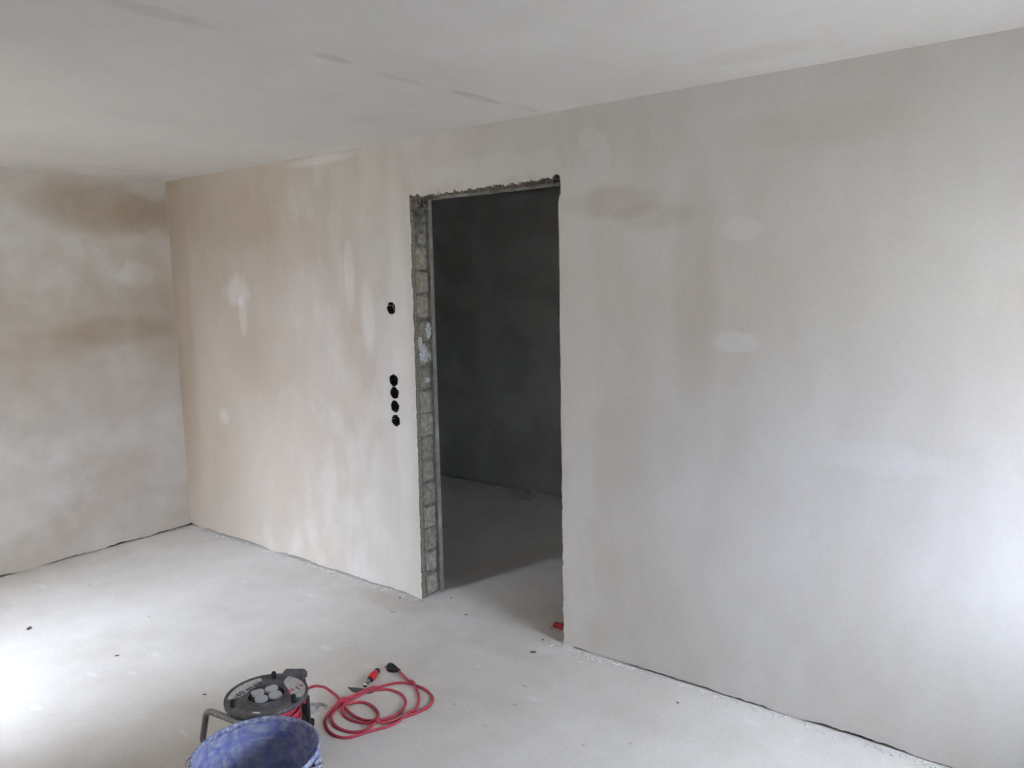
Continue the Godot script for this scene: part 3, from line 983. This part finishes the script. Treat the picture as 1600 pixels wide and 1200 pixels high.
func make_cord(reel: Node3D, C: Vector3) -> void:
	var R := 0.0056
	var flat := [2.643, 0.916, 2.700, 0.926, 2.760, 0.951, 2.806, 0.969, 2.856, 0.983, 2.902, 0.987, 2.946, 0.977, 2.976, 0.955, 2.997, 0.924, 3.007, 0.886, 3.001, 0.845, 2.973, 0.799, 2.929, 0.770, 2.888, 0.761, 2.846, 0.767, 2.815, 0.787, 2.785, 0.823, 2.778, 0.878, 2.774, 0.942, 2.780, 0.992,
		2.803, 1.035, 2.834, 1.061, 2.882, 1.077, 2.931, 1.075, 2.966, 1.059, 2.988, 1.030, 2.985, 0.987, 2.971, 0.950, 2.938, 0.917, 2.886, 0.897, 2.838, 0.896, 2.807, 0.915, 2.793, 0.942, 2.795, 0.970, 2.814, 0.992, 2.851, 1.008, 2.894, 1.012, 2.938, 1.002, 2.977, 0.980, 3.009, 0.951,
		3.033, 0.907, 3.053, 0.857, 3.066, 0.812, 3.070, 0.766, 3.050, 0.722, 3.019, 0.698, 2.969, 0.680, 2.921, 0.678, 2.878, 0.682, 2.833, 0.708, 2.803, 0.758, 2.789, 0.800, 2.779, 0.861, 2.770, 0.921, 2.770, 0.980, 2.779, 1.031, 2.818, 1.079, 2.870, 1.110, 2.919, 1.119, 2.961, 1.109,
		2.987, 1.077, 3.000, 1.042, 3.019, 1.002, 3.041, 0.960, 3.050, 0.906, 3.049, 0.853, 3.041, 0.809, 3.008, 0.759, 2.961, 0.716, 2.901, 0.681, 2.845, 0.663, 2.802, 0.654, 2.778, 0.649]
	var ctrl := []
	for k in range(2, flat.size(), 2):
		ctrl.append(Vector3(flat[k], R, flat[k + 1]))
	var pts := curve(ctrl, 0.006)
	# where the cord crosses itself the later run lies on top of the earlier one
	var hs := PackedFloat32Array()
	hs.resize(pts.size())
	for i in pts.size():
		var h := R
		for j in range(0, i - 24):
			var d := Vector2(pts[i].x - pts[j].x, pts[i].z - pts[j].z).length()
			if d < 2.4 * R:
				h = maxf(h, hs[j] + 2.0 * R * sqrt(maxf(0.0, 1.0 - pow(d / (2.4 * R), 2.0))))
		hs[i] = minf(h, R * 5.2)
	for pass_no in 3:
		var prev := hs.duplicate()
		for i in range(1, hs.size() - 1):
			hs[i] = maxf(hs[i], (prev[i - 1] + prev[i + 1]) * 0.5 * 0.98)
			hs[i] = maxf(hs[i], R)
	var path := PackedVector3Array()
	for p in curve([Vector3(2.852, 0.150, 1.198), Vector3(2.800, 0.148, 1.150), Vector3(2.765, 0.140, 1.112), Vector3(2.741, 0.12, 1.062), Vector3(2.713, 0.09, 1.017), Vector3(2.684, 0.053, 0.968), Vector3(2.676, 0.020, 0.936), Vector3(2.696, R, 0.926)], 0.008):
		path.append(p - C)
	path.remove_at(path.size() - 1)
	for i in range(2, pts.size()):
		path.append(Vector3(pts[i].x, hs[i], pts[i].z) - C)
	# the last stretch rises into the plug
	var n := path.size()
	for i in range(n - 16, n):
		path[i].y = lerpf(path[i].y, 0.017, smoothstep(0.0, 1.0, (i - (n - 16)) / 15.0))
	var st := tool(true)
	tube(st, path, R, 10)
	var cord := piece("cord", st, M.cord, reel, true)
	cord.set_meta("label", "red cord lying in loops on the floor")
	# black earthed plug
	var end := path[n - 1]
	var ax := (path[n - 1] - path[n - 5])
	ax.y = 0.0
	ax = ax.normalized()
	ax = ax.lerp(Vector3(-1, 0, 0.05), 0.8).normalized()
	var bs := Basis(ax.cross(Vector3.UP).normalized(), ax, Vector3.UP)
	bs = Basis(bs.x, bs.y, bs.x.cross(bs.y))
	st = tool(true)
	lathe(st, [Vector2(0.0, -0.006), Vector2(0.007, -0.006), Vector2(0.0085, 0.0), Vector2(0.010, 0.014), Vector2(0.0135, 0.020), Vector2(0.0155, 0.034), Vector2(0.0185, 0.040), Vector2(0.0190, 0.056), Vector2(0.0175, 0.059), Vector2(0.0, 0.059)], 24, end + Vector3(0, 0.002, 0), bs)
	var plug := piece("plug", st, M.black, cord)
	plug.set_meta("label", "black two pin plug")
	for s in [-1.0, 1.0]:
		st = tool(true)
		lathe(st, [Vector2(0.0024, 0.058), Vector2(0.0024, 0.075), Vector2(0.0, 0.077)], 10, end + Vector3(0, 0.002, 0) + bs.x * s * 0.0095, bs)
		# pins belong to the plug: same mesh level would be too deep, so they are joined to it
		var am := plug.mesh as ArrayMesh
		st.generate_normals()
		st.commit(am)

# ------------------------------------------------------------------ small things on the floor
func make_small_things() -> void:
	# red handled tool with a bright steel end
	var a := Vector3(2.752, 0.0, 0.818)
	var d := Vector3(2.692, 0, 0.682) - a
	d = d.normalized()
	var bs := Basis(d.cross(Vector3.UP).normalized(), d, Vector3.UP)
	bs = Basis(bs.x, bs.y, bs.x.cross(bs.y))
	var t := base("hand_tool", a)
	tag(t, "small red handled tool with shiny steel end, lying beside the black plug", "tool")
	var c := Vector3(0, 0.016, 0)
	var st := tool(true)
	lathe(st, [Vector2(0.0000, 0.0), Vector2(0.0083, 0.0), Vector2(0.0096, 0.004), Vector2(0.0096, 0.018), Vector2(0.0077, 0.021), Vector2(0.0077, 0.026), Vector2(0.0109, 0.029), Vector2(0.0109, 0.042), Vector2(0.0000, 0.043)], 18, c, bs)
	piece("steel_end", st, M.chrome, t)
	st = tool(true)
	lathe(st, [Vector2(0.0000, 0.043), Vector2(0.0128, 0.043), Vector2(0.0134, 0.053), Vector2(0.0000, 0.054)], 20, c, bs)
	piece("collar", st, M.black, t)
	st = tool(true)
	lathe(st, [Vector2(0.0000, 0.053), Vector2(0.0122, 0.053), Vector2(0.0160, 0.064), Vector2(0.0160, 0.094), Vector2(0.0134, 0.108), Vector2(0.0102, 0.118), Vector2(0.0000, 0.118)], 20, c, bs)
	piece("handle", st, M.red, t)
	st = tool(true)
	lathe(st, [Vector2(0.0000, 0.118), Vector2(0.0109, 0.118), Vector2(0.0128, 0.123), Vector2(0.0122, 0.131), Vector2(0.0000, 0.133)], 20, c, bs)
	piece("end_cap", st, M.black, t)
	# dark flat blade under the cord
	st = tool()
	slab(st, PackedVector2Array([Vector2(2.680, 0.852), Vector2(2.716, 0.832), Vector2(2.778, 0.806), Vector2(2.800, 0.812), Vector2(2.795, 0.832), Vector2(2.762, 0.858), Vector2(2.724, 0.864)]), 0.0, 0.0025)
	var b := piece("steel_blade", st, M.blade, self)
	tag(b, "thin dark pointed steel blade lying partly under the red cord", "blade")
	# red tool behind the right jamb
	var r := base("red_clamp", Vector3(3.065, 0, -0.118))
	tag(r, "short red plastic tool with pale tips at the foot of the right door jamb", "tool")
	st = tool()
	box(st, Vector3(0.004, 0.006, -0.014), Vector3(0.125, 0.030, 0.014), 0.006)
	piece("body", st, M.dark_red, r)
	st = tool()
	crumb(st, Vector3(0.000, 0.0085, 0.015), Vector3(0.009, 0.0085, 0.009), rng)
	piece("tip", st, M.pale, r)
	st = tool()
	crumb(st, Vector3(0.042, 0.029, -0.017), Vector3(0.008, 0.007, 0.008), rng)
	piece("tip", st, M.pale, r)
	# crumpled scrap of clear film behind the reel
	var soft := FastNoiseLite.new()
	soft.seed = 3
	soft.frequency = 1.0
	soft.fractal_octaves = 1
	st = tool(true)
	var f := func(i: int, j: int) -> Vector3:
		var u := i / 6.0 - 0.5
		var v := j / 6.0 - 0.5
		var h := 0.020 + soft.get_noise_2d(u * 2.5, v * 2.5 + 90.0) * 0.03 - (u * u + v * v) * 0.05
		return Vector3(u * 0.065 + soft.get_noise_2d(v * 4.0, u * 3.0) * 0.02, maxf(0.001, h * 0.7), v * 0.065 + soft.get_noise_2d(u * 4.0, v * 3.0 + 50.0) * 0.02)
	grid(st, 6, 6, func(i, j): return f.call(i, 6 - j))
	var film := piece("plastic_film", st, M.film, self, true)
	film.position = Vector3(2.70, 0.0, 1.04)
	tag(film, "crumpled scrap of clear plastic film on the floor between reel and bucket", "film scrap")
	# pale scrap against the far wall of the dim room
	st = tool()
	var s := base("plaster_scrap", Vector3(1.62, 0, -1.93))
	tag(s, "broken flat scrap of plaster on the floor of the dim room beyond the doorway", "plaster scrap")
	slab(st, PackedVector2Array([Vector2(-0.02, 0.13), Vector2(0.07, 0.09), Vector2(0.05, -0.04), Vector2(-0.02, -0.03)]), 0.0, 0.012)
	piece("flat_piece", st, M.patch, s)
	st = tool()
	crumb(st, Vector3(-0.04, 0.035, -0.07), Vector3(0.03, 0.036, 0.025), rng)
	piece("lump", st, M.patch, s)

func make_debris() -> void:
	var g := RandomNumberGenerator.new()
	g.seed = 55
	# dark chips that stand out one by one
	var spots := [[0.919, 1.409, 0.022, "long dark chip on the bright floor nearest the left wall"], [1.581, 1.287, 0.012, "small dark chip alone in the middle of the bright patch of floor"], [2.186, 0.063, 0.012, "small dark chip at the wall foot just left of the doorway"], [2.415, -0.096, 0.011, "small dark chip lying in the doorway near the left brick jamb"],
		[2.618, 0.018, 0.010, "small dark chip lying in the middle of the doorway"], [3.138, 0.15, 0.020, "dark sliver on the floor in front of the right door jamb"], [3.10, 0.02, 0.011, "small dark chip beside the foot of the right door jamb"], [2.235, 1.24, 0.010, "small dark chip on the floor left of the cable reel"], [3.86, 0.16, 0.009, "small dark chip on the floor below the long plain wall"]]
	for s in spots:
		var st := tool()
		var r: float = s[2]
		crumb(st, Vector3(0, r * 0.22, 0), Vector3(r, r * 0.24, r * 0.42), g)
		var o := piece("debris_chip", st, M.chip, self)
		o.position = Vector3(s[0], 0, s[1])
		o.rotation.y = g.randf_range(-0.6, 0.6)
		tag(o, s[3], "chip", "dark chips on the floor")
	# plaster crumbs, one object for each strewn strip
	var heap := func(count: int, spot: Callable, small: float, big: float, label: String):
		var st := tool()
		for k in count:
			var p: Vector2 = spot.call()
			if Vector2(p.x - 2.78, p.y - 1.30).length() < 0.32 or Vector2(p.x - 3.15, p.y - 1.6).length() < 0.25: continue
			var r := g.randf_range(small, big)
			crumb(st, Vector3(p.x, r * 0.25, p.y), Vector3(r * 1.5, r * 0.6, r * 1.2), g)
		var o := piece("plaster_crumbs", st, M.crumbs, self)
		tag(o, label, "crumbs")
		o.set_meta("kind", "stuff")
	heap.call(260, func(): return Vector2(g.randf_range(0.03, DL - 0.02), absf(g.randfn(0.0, 0.018)) + 0.009), 0.002, 0.006, "pale plaster crumbs along the wall foot left of the doorway")
	heap.call(420, func(): return Vector2(g.randf_range(DR + 0.02, ROOM_W - 0.1), absf(g.randfn(0.0, 0.020)) + 0.010), 0.002, 0.0075, "pale plaster crumbs along the foot of the long wall right of the doorway")
	heap.call(70, func(): return Vector2(g.randfn(3.27, 0.06), absf(g.randfn(0.03, 0.03)) + 0.010), 0.002, 0.008, "loose heap of plaster crumbs in front of the right door jamb")
	heap.call(150, func(): return Vector2(absf(g.randfn(0.0, 0.016)) + 0.009, g.randf_range(0.03, 1.6)), 0.002, 0.005, "pale plaster crumbs along the foot of the left wall")
	heap.call(70, func(): return Vector2(g.randf_range(DL + 0.02, DR - 0.17), g.randf_range(-0.25, 0.12)), 0.0015, 0.004, "fine plaster crumbs scattered across the doorway threshold")
	heap.call(150, func(): return Vector2(g.randf_range(0.4, 4.4), g.randf_range(0.12, 1.9)), 0.001, 0.0026, "fine pale grit scattered over the open floor")
	heap.call(90, func(): return Vector2(g.randf_range(0.3, 2.4), HALL_Z + absf(g.randfn(0.0, 0.03)) + 0.012), 0.003, 0.008, "plaster crumbs along the far wall of the dim room")
